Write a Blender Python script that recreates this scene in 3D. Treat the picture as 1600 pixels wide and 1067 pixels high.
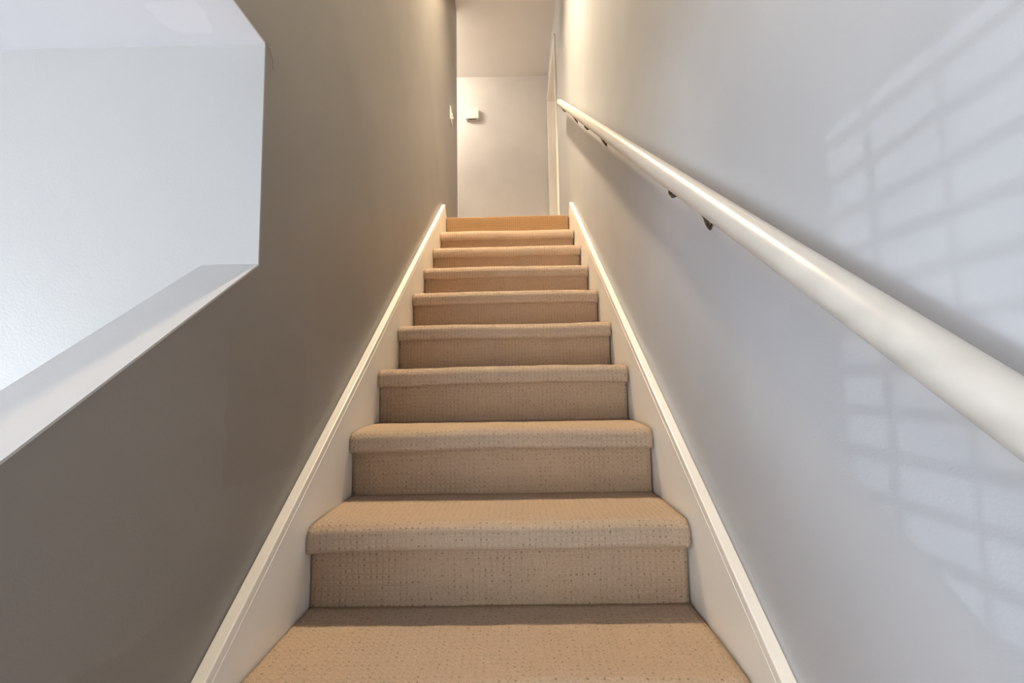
import bpy, bmesh, math, random
from mathutils import Matrix, Vector, noise

# ------------------------------------------------------------------ camera, world, light, exposure
for o in list(bpy.data.objects):
    bpy.data.objects.remove(o)
scene = bpy.context.scene
COL = scene.collection

RUN, RISE, W = 0.2794, 0.19063, 0.8892     # stair going, rise, clear width
NSTEP = 15
ZL = RISE * NSTEP                          # height of the upper landing above the lower floor
XW = 0.4688                                # stair walls at +-XW
YAW, PITCH, ROLL = -0.0084, 0.0870, -0.0152
cam_d = bpy.data.cameras.new('camera')
cam = bpy.data.objects.new('camera', cam_d)
COL.objects.link(cam)
fwd = Vector((math.sin(YAW) * math.cos(PITCH), math.cos(YAW) * math.cos(PITCH), math.sin(PITCH)))
rgt = Vector((math.cos(YAW), -math.sin(YAW), 0))
up = rgt.cross(fwd)
r2 = rgt * math.cos(ROLL) + up * math.sin(ROLL)
u2 = -rgt * math.sin(ROLL) + up * math.cos(ROLL)
m = Matrix((r2, u2, -fwd)).transposed().to_4x4()
m.translation = Vector((0.0473, -3.3686, ZL - 1.2038))
cam.matrix_world = m
cam_d.sensor_width = 36.0
cam_d.lens = 36.0 * 748.74 / 1600.0
cam_d.clip_start = 0.02
scene.camera = cam

world = bpy.data.worlds.new('sky')
scene.world = world
world.use_nodes = True
bg = world.node_tree.nodes['Background']
bg.inputs['Color'].default_value = (0.86, 0.92, 1.0, 1)
SKY = 18.0
bg.inputs['Strength'].default_value = SKY

sun_d = bpy.data.lights.new('sun', 'SUN')
sun_d.energy = 0.45
sun_d.angle = math.radians(0.12)
sun_d.color = (0.9, 0.95, 1.0)
sun = bpy.data.objects.new('sun', sun_d)
COL.objects.link(sun)
sun.rotation_euler = Vector((1.0, 0.15, -0.05)).to_track_quat('-Z', 'Y').to_euler()

def portal(x, y, z, sx, sz, rot):
    d = bpy.data.lights.new('window_daylight', 'AREA')
    d.shape = 'RECTANGLE'; d.size = sx; d.size_y = sz
    d.cycles.is_portal = True
    o = bpy.data.objects.new('window_daylight', d)
    COL.objects.link(o)
    o.location = (x, y, z); o.rotation_euler = rot
LAMP_STAIR = 2350.0
LAMP_HALL = 240.0
WARM = (1.0, 0.80, 0.54)
WARM_HALL = (1.0, 0.86, 0.70)

vs = scene.view_settings
scene.display_settings.display_device = 'sRGB'
vs.view_transform = 'Standard'
vs.look = 'None'
vs.exposure = 0.0
vs.gamma = 1.0
vs.use_curve_mapping = False

# window openings in the lower room
W1 = (-1.85, -0.50, 0.14, 2.18)            # x0 x1 z0 z1 in the back wall
W2 = (-5.70, -3.315, 0.75, 2.24)             # y0 y1 z0 z1 in the side wall
XROOM, YROOM, ZROOM = -3.6, -6.5, 2.372
portal((W1[0] + W1[1]) / 2, YROOM - 0.06, (W1[2] + W1[3]) / 2, W1[1] - W1[0], W1[3] - W1[2], (math.radians(-90), 0, math.radians(180)))
portal(XROOM - 0.06, (W2[0] + W2[1]) / 2, (W2[2] + W2[3]) / 2, W2[1] - W2[0], W2[3] - W2[2], (math.radians(90), 0, math.radians(-90)))

# ------------------------------------------------------------------ materials
def new_mat(name):
    mt = bpy.data.materials.new(name)
    mt.use_nodes = True
    nt = mt.node_tree
    return mt, nt, nt.nodes['Principled BSDF']

class N:
    """tiny node builder"""
    def __init__(s, nt): s.nt = nt
    def add(s, t, **kw):
        n = s.nt.nodes.new(t)
        for k, v in kw.items(): setattr(n, k, v)
        return n
    def math(s, op, a, b=None, c=None, clamp=False):
        n = s.add('ShaderNodeMath', operation=op); n.use_clamp = clamp
        for i, v in enumerate((a, b, c)):
            if v is None: continue
            if isinstance(v, (int, float)): n.inputs[i].default_value = v
            else: s.nt.links.new(v, n.inputs[i])
        return n.outputs[0]
    def mix(s, fac, a, b, blend='MIX'):
        n = s.add('ShaderNodeMix', data_type='RGBA', blend_type=blend)
        for i, v in ((0, fac), (6, a), (7, b)):
            if isinstance(v, (int, float)): n.inputs[i].default_value = v
            elif isinstance(v, tuple): n.inputs[i].default_value = v + (1,)
            else: s.nt.links.new(v, n.inputs[i])
        return n.outputs[2]
    def noise(s, vec, scale, detail=2, rough=0.5):
        n = s.add('ShaderNodeTexNoise')
        n.inputs['Scale'].default_value = scale
        n.inputs['Detail'].default_value = detail
        n.inputs['Roughness'].default_value = rough
        if vec is not None: s.nt.links.new(vec, n.inputs['Vector'])
        return n.outputs['Fac']
    def ramp(s, v, lo, hi, a=0.0, b=1.0):
        n = s.add('ShaderNodeMapRange', interpolation_type='SMOOTHSTEP')
        s.nt.links.new(v, n.inputs[0])
        for i, q in ((1, lo), (2, hi), (3, a), (4, b)): n.inputs[i].default_value = q
        return n.outputs[0]
    def link(s, a, b): s.nt.links.new(a, b)

def coords(n):
    g = n.add('ShaderNodeNewGeometry')
    sp = n.add('ShaderNodeSeparateXYZ')
    n.link(g.outputs['Position'], sp.inputs[0])
    return g.outputs['Position'], sp.outputs

def paint(name, col, rough=0.45, peel=260.0, bump=0.10, mottling=0.05, patches=(), spec=0.5, axis=(1, 2)):
    """wall paint: orange-peel roller texture, faint mottling, touch-up patches (cu, cv, hu, hv, factor) on the surface"""
    mt, nt, b = new_mat(name)
    n = N(nt)
    pos, xyz = coords(n)
    mot = n.noise(pos, 2.3, 3)
    c = n.mix(n.ramp(mot, 0.3, 0.7), tuple(v * (1 - mottling) for v in col), tuple(v * (1 + mottling) for v in col))
    if patches:
        wob = n.math('MULTIPLY', n.math('SUBTRACT', n.noise(pos, 16.0, 3), 0.5), 0.07)
        for cu, cv, hu, hv, fac in patches:
            du = n.math('SUBTRACT', n.math('ABSOLUTE', n.math('SUBTRACT', xyz[axis[0]], cu)), hu)
            dv = n.math('SUBTRACT', n.math('ABSOLUTE', n.math('SUBTRACT', xyz[axis[1]], cv)), hv)
            d = n.math('ADD', n.math('SMOOTH_MAX', du, dv, 0.03), wob)
            k = n.ramp(d, -0.004, 0.004, 1.0, 0.0)
            c = n.mix(k, c, tuple(min(1.0, v * f) for v, f in zip(col, fac)))
    n.link(c, b.inputs['Base Color'])
    b.inputs['Roughness'].default_value = rough
    b.inputs['Specular IOR Level'].default_value = spec
    bp = n.add('ShaderNodeBump')
    bp.inputs['Strength'].default_value = bump
    bp.inputs['Distance'].default_value = 0.002
    n.link(n.noise(pos, peel, 2), bp.inputs['Height'])
    n.link(bp.outputs[0], b.inputs['Normal'])
    return mt

def plain(name, col, rough=0.5, metal=0.0, nscale=40.0, var=0.06, bump=0.05):
    mt, nt, b = new_mat(name)
    n = N(nt)
    tc = n.add('ShaderNodeTexCoord')
    f = n.noise(tc.outputs['Object'], nscale, 3)
    n.link(n.mix(f, tuple(v * (1 - var) for v in col), tuple(min(1, v * (1 + var)) for v in col)), b.inputs['Base Color'])
    b.inputs['Roughness'].default_value = rough
    b.inputs['Metallic'].default_value = metal
    bp = n.add('ShaderNodeBump')
    bp.inputs['Strength'].default_value = bump
    bp.inputs['Distance'].default_value = 0.002
    n.link(f, bp.inputs['Height'])
    n.link(bp.outputs[0], b.inputs['Normal'])
    return mt

def carpet(name, uvmap=True, tone=(1, 1, 1)):
    mt, nt, b = new_mat(name)
    n = N(nt)
    if uvmap:
        uv = n.add('ShaderNodeUVMap', uv_map='cloth').outputs[0]
    else:
        uv = n.add('ShaderNodeTexCoord').outputs['Object']
    oi = n.add('ShaderNodeObjectInfo')
    pos, _ = coords(n)
    sp = n.add('ShaderNodeSeparateXYZ')
    # rows wander slightly
    wv = n.noise(uv, 9.0, 2)
    n.link(uv, sp.inputs[0])
    u = n.math('ADD', sp.outputs[0], n.math('MULTIPLY', n.math('ADD', wv, n.math('MULTIPLY', n.noise(uv, 60.0, 1), 0.25)), 0.014))
    v = n.math('ADD', sp.outputs[1], n.math('MULTIPLY', wv, 0.008))
    pu, pv = 0.0142, 0.0128
    cu = n.math('COSINE', n.math('MULTIPLY', u, 2 * math.pi / pu))
    cv = n.math('COSINE', n.math('MULTIPLY', v, 2 * math.pi / pv))
    a = n.math('MULTIPLY_ADD', cu, 0.5, 0.5)
    c = n.math('MULTIPLY_ADD', cv, 0.5, 0.5)
    dot = n.math('POWER', n.math('MULTIPLY', a, c), 1.6)            # raised loop in the middle of each cell
    groove = n.math('POWER', n.math('MAXIMUM', n.math('SUBTRACT', 1.0, a), n.math('SUBTRACT', 1.0, c)), 6.0)
    fib = n.noise(pos, 900.0, 2, 0.7)                                # yarn fibres
    tuft = n.noise(pos, 330.0, 3, 0.6)
    wear = n.noise(pos, 4.2, 4, 0.55)                                # traffic wear, large and soft
    wmask = n.ramp(n.noise(pos, 6.5, 2), 0.32, 0.66, 0.05, 1.0)      # where the weave shows strongest
    gn = n.add('ShaderNodeNewGeometry'); sn = n.add('ShaderNodeSeparateXYZ'); n.link(gn.outputs['Normal'], sn.inputs[0])
    wmask = n.math('MULTIPLY', wmask, n.ramp(sn.outputs[2], 0.5, 0.95, 1.0, 0.35))   # pile crushed flat where it is walked on
    # dark pin holes at cell corners, only at some cells
    hole = n.math('POWER', n.math('MULTIPLY', n.math('SUBTRACT', 1.0, a), c), 5.0)
    hmask = n.ramp(n.noise(uv, 95.0, 2), 0.46, 0.62)
    hole = n.math('MULTIPLY', hole, hmask)
    base = n.mix(n.ramp(wear, 0.30, 0.70), (0.80, 0.59, 0.41), (0.74, 0.575, 0.43))
    base = n.mix(n.math('MULTIPLY', n.math('MULTIPLY', dot, wmask), 0.50), base, (0.86, 0.68, 0.50))
    base = n.mix(n.math('MULTIPLY', n.math('MULTIPLY', groove, wmask), 0.30), base, (0.42, 0.265, 0.16))
    base = n.mix(n.math('MULTIPLY', hole, 0.85), base, (0.17, 0.09, 0.045))
    base = n.mix(n.ramp(fib, 0.25, 0.75, 0.30, 0.0), base, (0.33, 0.20, 0.115))
    base = n.mix(n.ramp(tuft, 0.45, 0.70, 0.0, 0.42), base, (0.82, 0.62, 0.43))
    base = n.mix(n.ramp(tuft, 0.30, 0.48, 0.46, 0.0), base, (0.34, 0.21, 0.125))
    base = n.mix(1.0, base, tuple(tone), 'MULTIPLY')
    n.link(base, b.inputs['Base Color'])
    b.inputs['Roughness'].default_value = 0.95
    b.inputs['Specular IOR Level'].default_value = 0.1
    b.inputs['Sheen Weight'].default_value = 0.1
    b.inputs['Sheen Roughness'].default_value = 0.5
    h = n.math('ADD', n.math('MULTIPLY', dot, 0.55), n.math('ADD', n.math('MULTIPLY', tuft, 0.9), n.math('MULTIPLY', fib, 0.5)))
    h = n.math('SUBTRACT', h, n.math('MULTIPLY', hole, 0.6))
    bp = n.add('ShaderNodeBump')
    bp.inputs['Strength'].default_value = 0.85
    bp.inputs['Distance'].default_value = 0.008
    n.link(h, bp.inputs['Height'])
    n.link(bp.outputs[0], b.inputs['Normal'])
    return mt

def glow(name, col, strength):
    mt, nt, b = new_mat(name)
    b.inputs['Base Color'].default_value = (0.9, 0.88, 0.84, 1)
    b.inputs['Emission Color'].default_value = col + (1,)
    b.inputs['Emission Strength'].default_value = strength
    return mt

def glass(name):
    mt, nt, b = new_mat(name)
    n = N(nt)
    t = n.add('ShaderNodeBsdfTransparent'); t.inputs[0].default_value = (0.97, 0.98, 0.98, 1)
    g = n.add('ShaderNodeBsdfGlossy'); g.inputs['Roughness'].default_value = 0.02
    mx = n.add('ShaderNodeMixShader'); mx.inputs[0].default_value = 0.06
    n.link(t.outputs[0], mx.inputs[1]); n.link(g.outputs[0], mx.inputs[2])
    n.link(mx.outputs[0], nt.nodes['Material Output'].inputs['Surface'])
    return mt

WALLC = (0.48, 0.497, 0.530)
WALL_SHADED = (0.250, 0.233, 0.216)  # same paint as the right wall, its shade darkened into the colour
M = {
    'wall': paint('pale_grey_wall_paint', WALLC, 0.42),
    'wall_l': paint('shaded_wall_paint_touched_up', WALL_SHADED, 0.42, mottling=0.06,
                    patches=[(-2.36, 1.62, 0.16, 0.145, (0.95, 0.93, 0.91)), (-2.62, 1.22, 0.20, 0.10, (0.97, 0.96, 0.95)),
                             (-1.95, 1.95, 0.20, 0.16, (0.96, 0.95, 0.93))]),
    'hall': paint('cream_hall_paint', (0.655, 0.635, 0.615), 0.45),
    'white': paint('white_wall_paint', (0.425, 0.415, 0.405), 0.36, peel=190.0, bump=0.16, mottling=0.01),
    'ceil_low': paint('white_ceiling_paint_touched_up', (0.77, 0.76, 0.79), 0.5, bump=0.05, mottling=0.01,
                      patches=[(-0.588, -2.498, 0.055, 0.042, (1.055, 1.055, 1.05))], axis=(0, 1)),
    'cap': paint('white_cap_paint', (0.56, 0.545, 0.53), 0.4, bump=0.06, mottling=0.01),
    'ceil': paint('white_ceiling_paint', (0.86, 0.84, 0.82), 0.6, bump=0.05, mottling=0.01),
    'trim': paint('cream_gloss_trim_paint', (0.90, 0.86, 0.79), 0.33, peel=60.0, bump=0.06, mottling=0.03),
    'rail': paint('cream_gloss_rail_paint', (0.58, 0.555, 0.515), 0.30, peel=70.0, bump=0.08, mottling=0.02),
    'plastic': plain('ivory_plastic', (0.82, 0.80, 0.75), 0.35, bump=0.01),
    'slot': plain('dark_slot', (0.05, 0.04, 0.035), 0.8),
    'bronze': plain('aged_bronze', (0.13, 0.085, 0.045), 0.42, 0.85, 90.0, 0.5),
    'brass': plain('worn_brass', (0.42, 0.27, 0.10), 0.40, 0.9, 90.0, 0.4),
    'steel': plain('dark_steel', (0.10, 0.08, 0.06), 0.5, 0.8),
    'wood': plain('rough_stair_timber', (0.10, 0.065, 0.04), 0.8, nscale=14.0, var=0.3),
    'carpet': carpet('tan_loop_carpet'),
    'carpet_shaded': carpet('tan_loop_carpet_riser_shade', tone=(0.91, 0.86, 0.80)),   # shade of the upright faces darkened into the carpet colour
    'carpet_top': carpet('ochre_landing_carpet', tone=(0.66, 0.53, 0.37)),
    'floor_carpet': carpet('ochre_landing_carpet_floor', uvmap=False, tone=(0.66, 0.53, 0.37)),
    'floor_low': plain('beige_floor_carpet', (0.50, 0.46, 0.42), 0.9, nscale=300.0, var=0.2, bump=0.5),
    'glass': glass('window_glass'),
    'blind': plain('white_blind_slat', (0.78, 0.78, 0.76), 0.5),
    'glow_warm': glow('warm_lamp_glass', WARM, LAMP_STAIR),
    'glow_hall': glow('hall_lamp_glass', WARM_HALL, LAMP_HALL),
}

# ------------------------------------------------------------------ mesh helpers
def obj(name, bm, mat, parent=None, smooth=False, bevel=0.0, segs=2):
    me = bpy.data.meshes.new(name)
    bmesh.ops.recalc_face_normals(bm, faces=bm.faces)
    bm.to_mesh(me); bm.free()
    me.materials.append(mat)
    if smooth:
        for p in me.polygons: p.use_smooth = True
    o = bpy.data.objects.new(name, me)
    COL.objects.link(o)
    if parent is not None: o.parent = parent
    if bevel:
        md = o.modifiers.new('edge', 'BEVEL'); md.width = bevel; md.segments = segs; md.limit_method = 'ANGLE'
    return o

def box(bm, x0, x1, y0, y1, z0, z1):
    vs_ = [bm.verts.new((x, y, z)) for x in (x0, x1) for y in (y0, y1) for z in (z0, z1)]
    for f in ((0, 1, 3, 2), (4, 6, 7, 5), (0, 4, 5, 1), (2, 3, 7, 6), (0, 2, 6, 4), (1, 5, 7, 3)):
        bm.faces.new([vs_[i] for i in f])

def boxes(*bs):
    bm = bmesh.new()
    for b in bs: box(bm, *b)
    return bm

def prism_x(poly, x0, x1, bm=None):
    """polygon of (y, z) extruded along x; x0 / x1 may be lists, one value for each vertex"""
    bm = bm or bmesh.new()
    k = len(poly)
    xs0 = x0 if isinstance(x0, (list, tuple)) else [x0] * k
    xs1 = x1 if isinstance(x1, (list, tuple)) else [x1] * k
    a = [bm.verts.new((xs0[i], p[0], p[1])) for i, p in enumerate(poly)]
    b = [bm.verts.new((xs1[i], p[0], p[1])) for i, p in enumerate(poly)]
    bm.faces.new(a); bm.faces.new(b[::-1])
    for i in range(k):
        j = (i + 1) % k
        bm.faces.new((a[i], a[j], b[j], b[i]))
    return bm

def tube(bm, pts, rad, n=16, caps=True):
    """round tube along points; rad a number or a list"""
    pts = [Vector(p) for p in pts]
    rings = []
    for i, p in enumerate(pts):
        t = (pts[min(i + 1, len(pts) - 1)] - pts[max(i - 1, 0)]).normalized()
        s = t.cross(Vector((1, 0, 0.01)))
        if s.length < 0.2: s = t.cross(Vector((0, 0, 1)))
        s.normalize(); q = t.cross(s)
        r = rad[i] if isinstance(rad, (list, tuple)) else rad
        rings.append([bm.verts.new(p + (s * math.cos(2 * math.pi * j / n) + q * math.sin(2 * math.pi * j / n)) * r) for j in range(n)])
    for a, b in zip(rings, rings[1:]):
        for j in range(n):
            bm.faces.new((a[j], a[(j + 1) % n], b[(j + 1) % n], b[j]))
    if caps:
        bm.faces.new(rings[0]); bm.faces.new(rings[-1][::-1])

def lathe(bm, prof, cx, cy, n=32):
    """profile of (r, z) turned about the vertical through (cx, cy)"""
    rings = []
    for r, z in prof:
        if r < 1e-6: rings.append([bm.verts.new((cx, cy, z))])
        else: rings.append([bm.verts.new((cx + r * math.cos(2 * math.pi * j / n), cy + r * math.sin(2 * math.pi * j / n), z)) for j in range(n)])
    for a, b in zip(rings, rings[1:]):
        for j in range(n):
            k = (j + 1) % n
            if len(a) == 1: bm.faces.new((a[0], b[k], b[j]))
            elif len(b) == 1: bm.faces.new((a[j], a[k], b[0]))
            else: bm.faces.new((a[j], a[k], b[k], b[j]))

def thing(name, label, cat, loc=(0, 0, 0), group=None):
    o = bpy.data.objects.new(name, None)
    COL.objects.link(o)
    o.location = loc
    return tag(o, label, cat, group)

def tag(o, label, cat, group=None, kind=None):
    o['label'] = label; o['category'] = cat
    if group: o['group'] = group
    if kind: o['kind'] = kind
    return o

def child(name, bm, mat, parent, **kw):
    """a part whose mesh is written in world space under an Empty at parent.location"""
    o = obj(name, bm, mat, parent, **kw)
    r = parent
    off = Vector((0, 0, 0))
    while r is not None:
        off += r.location; r = r.parent
    o.data.transform(Matrix.Translation(-off))
    return o

def struct(name, bm, mat, label, cat, **kw):
    return tag(obj(name, bm, mat, **kw), label, cat, kind='structure')

# ------------------------------------------------------------------ the shell
T = 0.115
ZTOP = ZL + 2.42                                   # ceiling over stair and upper hall
YJ = -2.4266                                       # end of the opening in the left wall
YC, YB = 1.0, 2.0185                               # left wall corner at the hall, hall back wall
XC = -0.482                                        # the left wall leans out a little past the top step
CAP0, CAPS = ZL - 0.9568, 0.686                    # cap height at YJ and its slope
YH = -4.05                                         # foot end of the half wall
YS = -4.6                                          # lower end of the stairwell
capz = lambda y: CAP0 + CAPS * (y - YJ)

bm = prism_x([(YH, 0), (0, 0), (0, ZTOP), (YS, ZTOP), (YS, ZROOM + .004), (YJ + .004, ZROOM + .004), (YJ + .004, CAP0 - .004), (YJ, CAP0 - .004), (YH, capz(YH) - .004)], -XW - T, -XW)
prism_x([(0, 0), (YC, 0), (YC, ZTOP), (0, ZTOP)], -XW - T, [-XW, XC, XC, -XW], bm)
wl = struct('wall_left', bm, M['wall_l'], 'shade-darkened taupe stair wall on the side of the cut-out opening', 'wall')
cr = bmesh.new()
tube(cr, [(-XW - .0005, -2.419, ZL - .477), (-XW + .002, -2.409, ZL - .489), (-XW + .0022, -2.398, ZL - .505), (-XW - .0005, -2.388, ZL - .522)], [.0004, .0009, .0008, .0003], 8)
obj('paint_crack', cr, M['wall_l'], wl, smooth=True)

DY0, DY1, DZ = 1.003, 1.945, ZL + 2.063            # upper door opening in the right wall
struct('wall_right', boxes((XW, XW + T, YROOM - T, DY0, 0, ZTOP), (XW, XW + T, DY0, DY1, 0, ZL), (XW, XW + T, DY0, DY1, DZ, ZTOP), (XW, XW + T, DY1, YB + T, 0, ZTOP)),
       M['wall'], 'pale grey stair wall carrying the round handrail', 'wall')
struct('wall_back', boxes((-3.2, XW, YB, YB + T, ZL - .3, ZTOP)), M['hall'], 'pale wall closing the upper hall behind the top step', 'wall')
struct('wall_hall', boxes((-3.2, -XW - T, YC - T, YC, ZL - .3, ZTOP)), M['hall'], 'upper hall wall round the corner from the taupe stair wall', 'wall')
struct('wall_hall_end', boxes((-3.2 - T, -3.2, YC - T, YB + T, ZL - .3, ZTOP)), M['hall'], 'end wall of the upper hall', 'wall')
struct('wall_stairwell', boxes((-XW - T, XW, YS - T, YS, ZROOM + .004, ZTOP)), M['wall'], 'wall over the foot of the stair, facing the hall', 'wall')
struct('ceiling', boxes((-3.3, XW + T, YS - T, YB + T, ZTOP, ZTOP + .12)), M['ceil'], 'white ceiling over the stair and the upper hall', 'ceiling')
struct('floor_upper', boxes((-3.2, XW, 0.30, YB, ZL - .3, ZL - .001), (-3.2, -XW - T, YC, YB, ZL - .3, ZL - .001)), M['floor_carpet'], 'ochre carpeted floor of the upper hall', 'floor')

struct('wall_lower', boxes((XROOM, -XW, YJ, YJ + .004, CAP0 - .004, ZROOM), (XROOM, -XW - T, YJ, YJ + .004, 0, CAP0 - .004), (XROOM, -XW - T, YJ + .004, YJ + T, 0, ZROOM)), M['white'], 'glossy white wall seen through the cut-out opening', 'wall')
struct('wall_lower_back', boxes((XROOM - T, W1[0], YROOM - T, YROOM, 0, ZROOM), (W1[1], XW, YROOM - T, YROOM, 0, ZROOM), (W1[0], W1[1], YROOM - T, YROOM, 0, W1[2]), (W1[0], W1[1], YROOM - T, YROOM, W1[3], ZROOM)),
       M['white'], 'white outer wall of the lower room with the wide window', 'wall')
struct('wall_lower_side', boxes((XROOM - T, XROOM, YROOM, W2[0], 0, ZROOM), (XROOM - T, XROOM, W2[1], YJ + T, 0, ZROOM), (XROOM - T, XROOM, W2[0], W2[1], 0, W2[2]), (XROOM - T, XROOM, W2[0], W2[1], W2[3], ZROOM)),
       M['white'], 'white outer wall of the lower room with the blind-covered window', 'wall')
struct('ceiling_lower', boxes((XROOM - T, -XW, YROOM - T, YJ + T, ZROOM + .004, ZROOM + .14) if False else (XROOM - T, -XW, YROOM - T, YJ, ZROOM, ZROOM + .004), (XROOM - T, -XW - T, YROOM - T, YJ + T, ZROOM + .004, ZROOM + .14), (-XW, XW, YROOM - T, YS, ZROOM, ZROOM + .14)),
       M['ceil_low'], 'white ceiling of the lower room with a touched-up paint patch', 'ceiling')
struct('floor', boxes((XROOM - T, XW, YROOM - T, YC, -.12, 0)), M['floor_low'], 'beige carpeted floor at the foot of the stair', 'floor')

# sloping white cap of the half wall
struct('trim_1', prism_x([(YH, capz(YH)), (YJ, capz(YJ)), (YJ, capz(YJ) - .004), (YH, capz(YH) - .004)], -XW - T, -XW + .001), M['cap'],
       'sloping white cap on top of the half wall', 'trim')

# ------------------------------------------------------------------ staircase
st = thing('staircase', 'straight flight of tan carpeted steps between cream skirt boards', 'staircase', (0, -RUN * (NSTEP - 1), 0))
rnd = random.Random(4)
GAPL, GAPR = 0.0022, 0.0055
XA, XB = -W / 2 + GAPL, W / 2 - GAPR
NX = 72

def fr(k, x, s):   # slow waviness along one edge of one step
    return noise.noise(Vector((x * 2.6 + k * 7.3, s * 11.7, k * 3.1)))

def sheet(prof, k, warp):
    """surface swept across the stair from a profile of (y, z); uv in metres"""
    bm = bmesh.new()
    uvl = bm.loops.layers.uv.new('cloth')
    arc = [0.0]
    for p, q in zip(prof, prof[1:]): arc.append(arc[-1] + math.hypot(q[0] - p[0], q[1] - p[1]))
    grid = []
    for i in range(NX + 1):
        x = XA + (XB - XA) * i / NX
        grid.append([bm.verts.new((x, *warp(x, y, z, a))) for (y, z), a in zip(prof, arc)])
    for i in range(NX):
        for j in range(len(prof) - 1):
            f = bm.faces.new((grid[i][j], grid[i + 1][j], grid[i + 1][j + 1], grid[i][j + 1]))
            f.smooth = True
            for lp, (ii, jj) in zip(f.loops, ((i, j), (i + 1, j), (i + 1, j + 1), (i, j + 1))):
                lp[uvl].uv = (XA + (XB - XA) * ii / NX + k * 1.37, arc[jj] + k * 0.71)
    return bm

def arcpts(cy, cz, r, a0, a1, n):
    return [(cy + r * math.cos(math.radians(a0 + (a1 - a0) * i / n)), cz + r * math.sin(math.radians(a0 + (a1 - a0) * i / n))) for i in range(n + 1)]

def solid(o, t):
    md = o.modifiers.new('pile', 'SOLIDIFY'); md.thickness = t; md.offset = -1

for k in range(NSTEP):
    y0, z0 = -RUN * k, ZL - RISE * k
    B = 0.030
    back = RUN + B if k else 0.30
    prof = [(back - (back - .034) * i / 14, 0.0) for i in range(14)]
    if k == 0:                                     # top step: carpet falls straight over the edge
        prof += arcpts(.013, -.013, .013, 90, 180, 8) + [(0.001, -.06), (.002, -.10), (.003, -.15), (.004, -RISE)]
    else:
        prof += arcpts(.032, -.032, .032, 90, 180, 9) + [(0, -.040)] + arcpts(.015, -.047, .015, 180, 262, 6) + [(.024, -.061), (.036, -.059)]
    amp = .0065 if k else .004
    def warp(x, y, z, a, k=k, y0=y0, z0=z0, amp=amp, back=back):
        edge = max(0.0, min(1.0, 1 - (y - .03) / .12))       # strongest along the nosing
        e = min(1.0, (W / 2 - abs(x)) / .05)
        dz = amp * fr(k, x, 1) * edge + .0035 * (x / W) * edge + .0012 * noise.noise(Vector((x * 14, y * 14, k)))
        dy = .004 * fr(k, x, 2) * edge
        if z < -.045: dz += .0025 * fr(k, x * 2.2, 3)
        dz -= .004 * (1 - e) ** 2 * edge
        return (y0 + y + dy, z0 + z + dz)
    s = child('step', sheet(prof, k, warp), M['carpet'] if k else M['carpet_top'], st)
    solid(s, .006)
    if k:
        zb = -RISE - .004
        rp = [(B, -.050 + (zb + .050) * i / 16) for i in range(17)]
        def warp2(x, y, z, a, k=k, y0=y0, z0=z0):
            t = (z + RISE) / RISE
            return (y0 + y + .0025 * fr(k, x * 1.4, 5) + .0018 * noise.noise(Vector((x * 9, z * 9, k + 50))) - .003 * max(0, 1 - t * 6), z0 + z)
        r_ = child('riser', sheet(rp, k + 30, warp2), M['carpet_shaded'], s)
        solid(r_, .005)

# timber carcass under the carpet
poly = [(-RUN * (NSTEP - 1) + .042, 0.0)]
for k in range(NSTEP - 1, -1, -1):
    yk = -RUN * k + (.042 if k else .014)
    poly += [(yk, ZL - RISE * (k + 1) - .012 if k < NSTEP - 1 else 0.0), (yk, ZL - RISE * k - .012)]
poly = poly[1:]
poly += [(.30, ZL - .012), (.30, 0.0)]
child('carcass', prism_x(poly, -W / 2 + .0005, W / 2 - .0005), M['wood'], st)

# skirt boards: sloping board with a plumb-cut top end, a bead line below the edge
SL = RISE / RUN
SK0 = ZL + .0745 + .0294                            # edge height at y = 0
skz = lambda y: SK0 + SL * (y - 0.0)
YT = -.033                                          # plumb cut of the top end
for sgn in (-1, 1):
    xi, xo = sgn * W / 2, sgn * (XW - .0006)
    yb = -RUN * NSTEP - .02
    e0 = lambda y: skz(y)
    poly = [(yb, 0.0), (yb, max(.02, skz(yb))), (YT, skz(YT)), (YT + .012, skz(YT) - .030), (YT + .075, ZL + .003), (YT + .075, ZL - .6), (-RUN * 6, 0.0)]
    bo = child('skirt_board', prism_x(poly, min(xi, xo), max(xi, xo)), M['trim'], st, bevel=.0025)
    d = .022
    bp_ = [(yb, max(.02, skz(yb)) - d), (YT - .006, skz(YT - .006) - d), (YT - .006, skz(YT - .006) - d - .004), (yb, max(.02, skz(yb)) - d - .004)]
    child('bead', prism_x(bp_, xi - sgn * .0007, xi + sgn * .002) if True else None, M['trim'], bo, bevel=.0008)

# ------------------------------------------------------------------ handrail with brackets
RX, RR = 0.4095, 0.0232
railz = lambda y: ZL - .922 * 1.1 + .688 * (y + 2.454 * 1.1)
hr_y0, hr_y1 = -4.25, 0.13
bm = bmesh.new()
pts = []; rad = []
nseg = 40
for i in range(nseg + 1):
    y = hr_y0 + (hr_y1 - hr_y0) * i / nseg
    pts.append((RX, y, railz(y))); rad.append(RR)
for dy, rr in ((.006, .0205), (.010, .015), (.012, .006)):
    pts.append((RX, hr_y1 + dy, railz(hr_y1 + dy))); rad.append(rr)
tube(bm, pts, rad, 28)
rail = obj('handrail', bm, M['rail'], smooth=True)
tag(rail, 'round cream-painted wooden handrail running up the pale grey wall', 'handrail')

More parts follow.
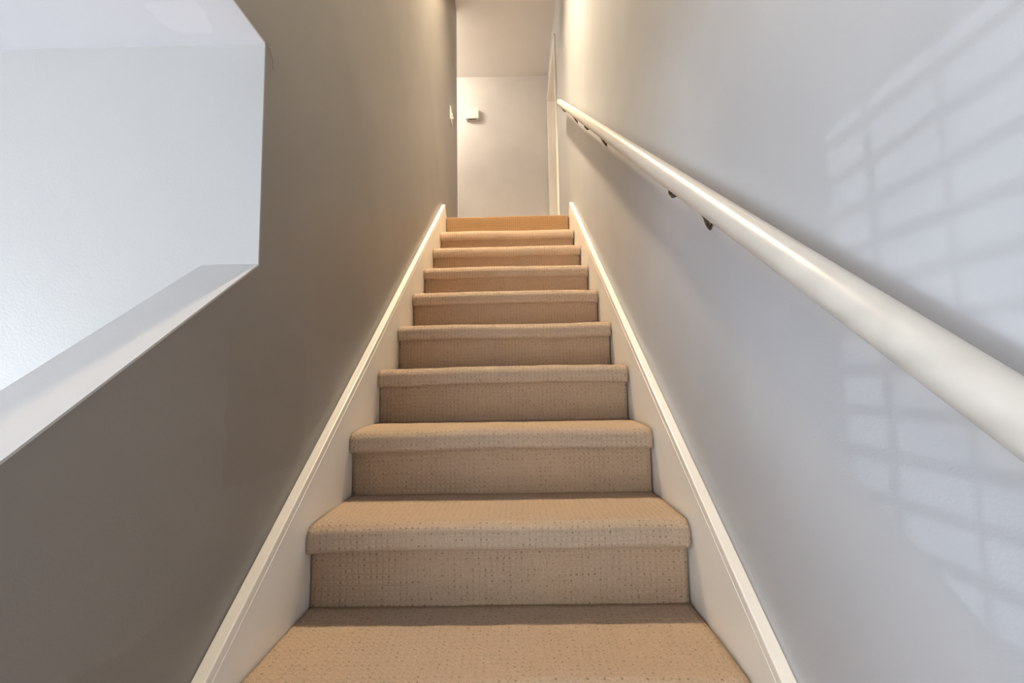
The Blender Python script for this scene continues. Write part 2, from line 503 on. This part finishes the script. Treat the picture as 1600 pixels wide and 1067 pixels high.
def bracket(y, hook):
    zr = railz(y) - RR * 1.18
    bm = bmesh.new()
    dirv = Vector((0, 1, .688)).normalized()
    c = Vector((RX + .004, y, zr))
    # saddle plate screwed under the rail
    L = .012
    nrm = Vector((0, -.688, 1)).normalized()
    corners = []
    for a in (-L, L):
        for x in (-.010, .010):
            for t in (-.001, .005):
                corners.append(bm.verts.new(c + dirv * a + Vector((x, 0, 0)) + nrm * t))
    for f in ((0, 1, 3, 2), (4, 6, 7, 5), (0, 4, 5, 1), (2, 3, 7, 6), (0, 2, 6, 4), (1, 5, 7, 3)):
        bm.faces.new([corners[i] for i in f])
    if hook:                                       # curved arm dropping to a boss, then back to the wall
        arm = [c + Vector((0, -.002, .002)), c + Vector((.010, .006, -.006)), c + Vector((.024, .024, -.012)), c + Vector((.040, .052, -.016)), Vector((XW - .004, y + .074, zr - .015))]
        tube(bm, arm, [.004, .0045, .004, .005, .0045], 10)
    else:                                          # short stub arm to the wall
        arm = [c, c + Vector((.006, .018, -.006)), c + Vector((.020, .045, -.004)), Vector((XW - .003, y + .055, zr + .008))]
        tube(bm, arm, [.0045, .005, .0045, .0045], 10)
    o = child('bracket', bm, M['bronze'], rail)
    bm = bmesh.new()
    e = arm[-1]
    tube(bm, [e + Vector((-.001, 0, 0)), e + Vector((.002, 0, 0)), Vector((XW + .0005, e.y, e.z))], [.005, .008 if hook else .007, .009 if hook else .008], 16)
    child('rosette', bm, M['bronze'], o, smooth=False)
for y, hk in ((-2.435, True), (-2.28, False), (-1.37, True), (-1.03, False), (-.48, True), (-.02, False)):
    bracket(y, hk)

# ------------------------------------------------------------------ upper door and casing in the right wall
CW = .060
dr = struct('door_1', boxes((XW + .075, XW + .110, DY0 + .004, DY1 - .004, ZL + .008, DZ - .004)), M['trim'], 'white door set in the right wall of the upper hall', 'door')
for z0, z1 in ((ZL + .20, ZL + .95), (ZL + 1.10, ZL + 1.92)):
    child('door_panel', boxes((XW + .069, XW + .0755, DY0 + .13, DY1 - .13, z0, z1)), M['trim'], dr, bevel=.005)
bm = bmesh.new(); tube(bm, [(XW + .076, DY0 + .07, ZL + .95), (XW + .050, DY0 + .07, ZL + .95), (XW + .030, DY0 + .07, ZL + .95), (XW + .018, DY0 + .07, ZL + .95)], [.012, .010, .026, .016], 18)
child('door_knob', bm, M['brass'], dr, smooth=True)
PR = .016
struct('trim_2', boxes((XW - PR, XW + .001, DY0 - CW, DY0 - .004, ZL, DZ + CW), (XW - PR, XW + .001, DY1 + .004, DY1 + CW, ZL, DZ + CW), (XW - PR, XW + .001, DY0 - .004, DY1 + .004, DZ + .004, DZ + CW)),
       M['trim'], 'cream casing round the upper hall door', 'door casing', bevel=.004)
struct('trim_3', boxes((XW - .004, XW + T, DY0 - .004, DY0 + .004, ZL, DZ), (XW - .004, XW + T, DY1 - .004, DY1 + .004, ZL, DZ), (XW - .004, XW + T, DY0 - .004, DY1 + .004, DZ - .004, DZ + .004),
                       (XW + .030, XW + .069, DY1 - .016, DY1 - .004, ZL, DZ - .004), (XW + .030, XW + .069, DY0 + .004, DY0 + .016, ZL, DZ - .004), (XW + .030, XW + .069, DY0 + .016, DY1 - .016, DZ - .016, DZ - .004)),
       M['trim'], 'cream jamb lining the upper hall door opening', 'door jamb')

# ------------------------------------------------------------------ chime box on the hall wall
bx0, bx1, bz0, bz1 = -.498, -.346, ZL + 1.880, ZL + 2.006
cb = thing('chime_box', 'small square white plastic box on the wall at the top of the stair', 'chime box', (bx0, YB, bz0))
child('back_plate', boxes((bx0 + .004, bx1 + .008, YB - .010, YB, bz0 - .004, bz1 - .004)), M['plastic'], cb, bevel=.002)
child('cover', boxes((bx0, bx1, YB - .055, YB - .010, bz0, bz1)), M['plastic'], cb, bevel=.004)
child('slot', boxes((bx0 + .03, bx1 - .03, YB - .042, YB - .024, bz0 - .0012, bz0 + .004)), M['slot'], cb)

# ------------------------------------------------------------------ light switch on the left wall
xs = lambda y: -XW + (XC + XW) * y / YC
sw_y0, sw_y1, sw_z0, sw_z1 = .455, .570, ZL + 1.010, ZL + 1.124
sw = thing('light_switch', 'ivory light switch plate by the corner of the taupe wall', 'light switch', (xs(.51), .51, sw_z0))
child('plate', prism_x([(sw_y0, sw_z0), (sw_y1, sw_z0), (sw_y1, sw_z1), (sw_y0, sw_z1)], [xs(sw_y0) - .001, xs(sw_y1) - .001] + [xs(sw_y1) - .001, xs(sw_y0) - .001], [xs(sw_y0) + .006, xs(sw_y1) + .006, xs(sw_y1) + .006, xs(sw_y0) + .006]), M['plastic'], sw, bevel=.002)
for yy in (.488, .536):
    zc = (sw_z0 + sw_z1) / 2
    child('toggle', prism_x([(yy - .005, zc - .014), (yy + .005, zc - .014), (yy + .005, zc + .004), (yy - .005, zc + .004)], xs(yy) + .004, [xs(yy) + .022, xs(yy) + .022, xs(yy) + .012, xs(yy) + .012]), M['plastic'], sw, bevel=.001)
    for dz in (-.03, .03):
        bm = bmesh.new(); tube(bm, [(xs(yy) + .004, yy, zc + dz), (xs(yy) + .0068, yy, zc + dz)], .003, 10)
        child('screw', bm, M['steel'], sw)

# bare nail high on the left wall
bm = bmesh.new()
ny, nz = -1.331, ZL + .552
tube(bm, [(-XW - .004, ny, nz), (-XW + .016, ny, nz + .004), (-XW + .0161, ny, nz + .004), (-XW + .019, ny, nz + .0046)], [.0018, .0018, .0045, .0045], 10)
tag(obj('nail', bm, M['steel']), 'bare dark nail sticking out of the taupe wall', 'nail')

# ------------------------------------------------------------------ ceiling lamps
def ceiling_lamp(x, y, mat, label):
    t = thing('ceiling_lamp', label, 'lamp', (x, y, ZTOP))
    bm = bmesh.new(); lathe(bm, [(0, ZTOP), (.115, ZTOP), (.115, ZTOP - .018), (.095, ZTOP - .028), (0, ZTOP - .028)], x, y)
    child('canopy', bm, M['plastic'], t, smooth=False)
    bm = bmesh.new(); lathe(bm, [(.088, ZTOP - .028), (.094, ZTOP - .050), (.086, ZTOP - .085), (.060, ZTOP - .110), (.025, ZTOP - .122), (0, ZTOP - .124)], x, y, 24)
    child('lamp_shade', bm, mat, t, smooth=True)
    bm = bmesh.new(); lathe(bm, [(0, ZTOP - .123), (.010, ZTOP - .124), (.007, ZTOP - .136), (0, ZTOP - .140)], x, y, 14)
    child('finial', bm, M['brass'], t, smooth=True)
def can_lamp(x, y, mat, label):
    """downlight: white metal can below the ceiling with the lit disc recessed in it"""
    t = thing('can_lamp', label, 'lamp', (x, y, ZTOP))
    bm = bmesh.new(); lathe(bm, [(0, ZTOP), (.104, ZTOP), (.104, ZTOP - .103), (.100, ZTOP - .105), (.096, ZTOP - .103), (.096, ZTOP - .020), (0, ZTOP - .020)], x, y, 40)
    child('can', bm, M['plastic'], t)
    bm = bmesh.new(); lathe(bm, [(.090, ZTOP - .022), (.088, ZTOP - .036), (0, ZTOP - .042)], x, y, 32)
    child('lamp_disc', bm, mat, t)
    bm = bmesh.new(); lathe(bm, [(.104, ZTOP - .101), (.116, ZTOP - .103), (.116, ZTOP - .109), (.096, ZTOP - .111), (.096, ZTOP - .103)], x, y, 40)
    child('trim_ring', bm, M['plastic'], t)
can_lamp(-0.21, -0.72, M['glow_warm'], 'white can downlight above the middle of the stair')
ceiling_lamp(-1.20, 1.40, M['glow_hall'], 'glass ceiling lamp in the upper hall round the corner')

# ------------------------------------------------------------------ windows of the lower room
def window(name, label, plane, a0, a1, z0, z1, pos, nv, nh):
    """plane 'y': the window lies in a wall facing y; plane 'x': facing x"""
    def B(a, b, c, d, e0, e1):
        return (a, b, pos + e0, pos + e1, c, d) if plane == 'y' else (pos + e0, pos + e1, a, b, c, d)
    F = .045
    t = struct(name, boxes(B(a0, a0 + F, z0, z1, -.10, -.02), B(a1 - F, a1, z0, z1, -.10, -.02), B(a0 + F, a1 - F, z0, z0 + F, -.10, -.02), B(a0 + F, a1 - F, z1 - F, z1, -.10, -.02)), M['plastic'], label, 'window')
    for i in range(1, nv):
        c = a0 + (a1 - a0) * i / nv
        child('mullion', boxes(B(c - .011, c + .011, z0 + F, z1 - F, -.078, -.042)), M['plastic'], t)
    for i in range(1, nh):
        c = z0 + (z1 - z0) * i / nh
        child('rail_bar', boxes(B(a0 + F, a1 - F, c - .011, c + .011, -.077, -.043)), M['plastic'], t)
    child('pane', boxes(B(a0 + F, a1 - F, z0 + F, z1 - F, -.062, -.058)), M['glass'], t)
    child('sill', boxes(B(a0 - .04, a1 + .04, z0 - .022, z0, -.02, .05)), M['trim'], t)
    return t
window('window_1', 'wide white window of the lower room', 'y', W1[0], W1[1], W1[2], W1[3], YROOM, 4, 3)
window('window_2', 'white window of the lower room behind a slatted blind', 'x', W2[0], W2[1], W2[2], W2[3], XROOM, 1, 2)

bl = thing('window_blind', 'white slatted blind hanging inside the lower room window', 'blind', (XROOM + .03, (W2[0] + W2[1]) / 2, W2[3]))
xb = XROOM + .015
child('head_rail', boxes((xb - .012, xb + .03, W2[0] + .01, W2[1] - .01, W2[3] - .045, W2[3] - .005)), M['blind'], bl)
nsl = int((W2[3] - W2[2] - .09) / .0495)
sbm = bmesh.new()
box(sbm, -.0012, .0012, -(W2[1] - W2[0]) / 2 + .02, (W2[1] - W2[0]) / 2 - .02, -.0075, .0075)
first = None
for i in range(nsl):
    zc = W2[3] - .075 - .0495 * i
    if first is None:
        first = obj('slat', sbm, M['blind'], bl); s = first
    else:
        s = first.copy(); COL.objects.link(s); s.parent = bl
    s.location = (xb + .009 - bl.location.x, 0, zc - bl.location.z)
zb = W2[3] - .075 - .0495 * nsl
child('bottom_rail', boxes((xb - .008, xb + .022, W2[0] + .02, W2[1] - .02, zb - .012, zb + .006)), M['blind'], bl)
for yy in (W2[1] - .022, W2[1] - .105, W2[1] - .112, W2[1] - .205, W2[1] - .40, W2[1] - .60, W2[1] - .80):
    child('ladder_tape', boxes((xb + .0115, xb + .0125, yy - .004, yy + .004, zb, W2[3] - .045)), M['blind'], bl)
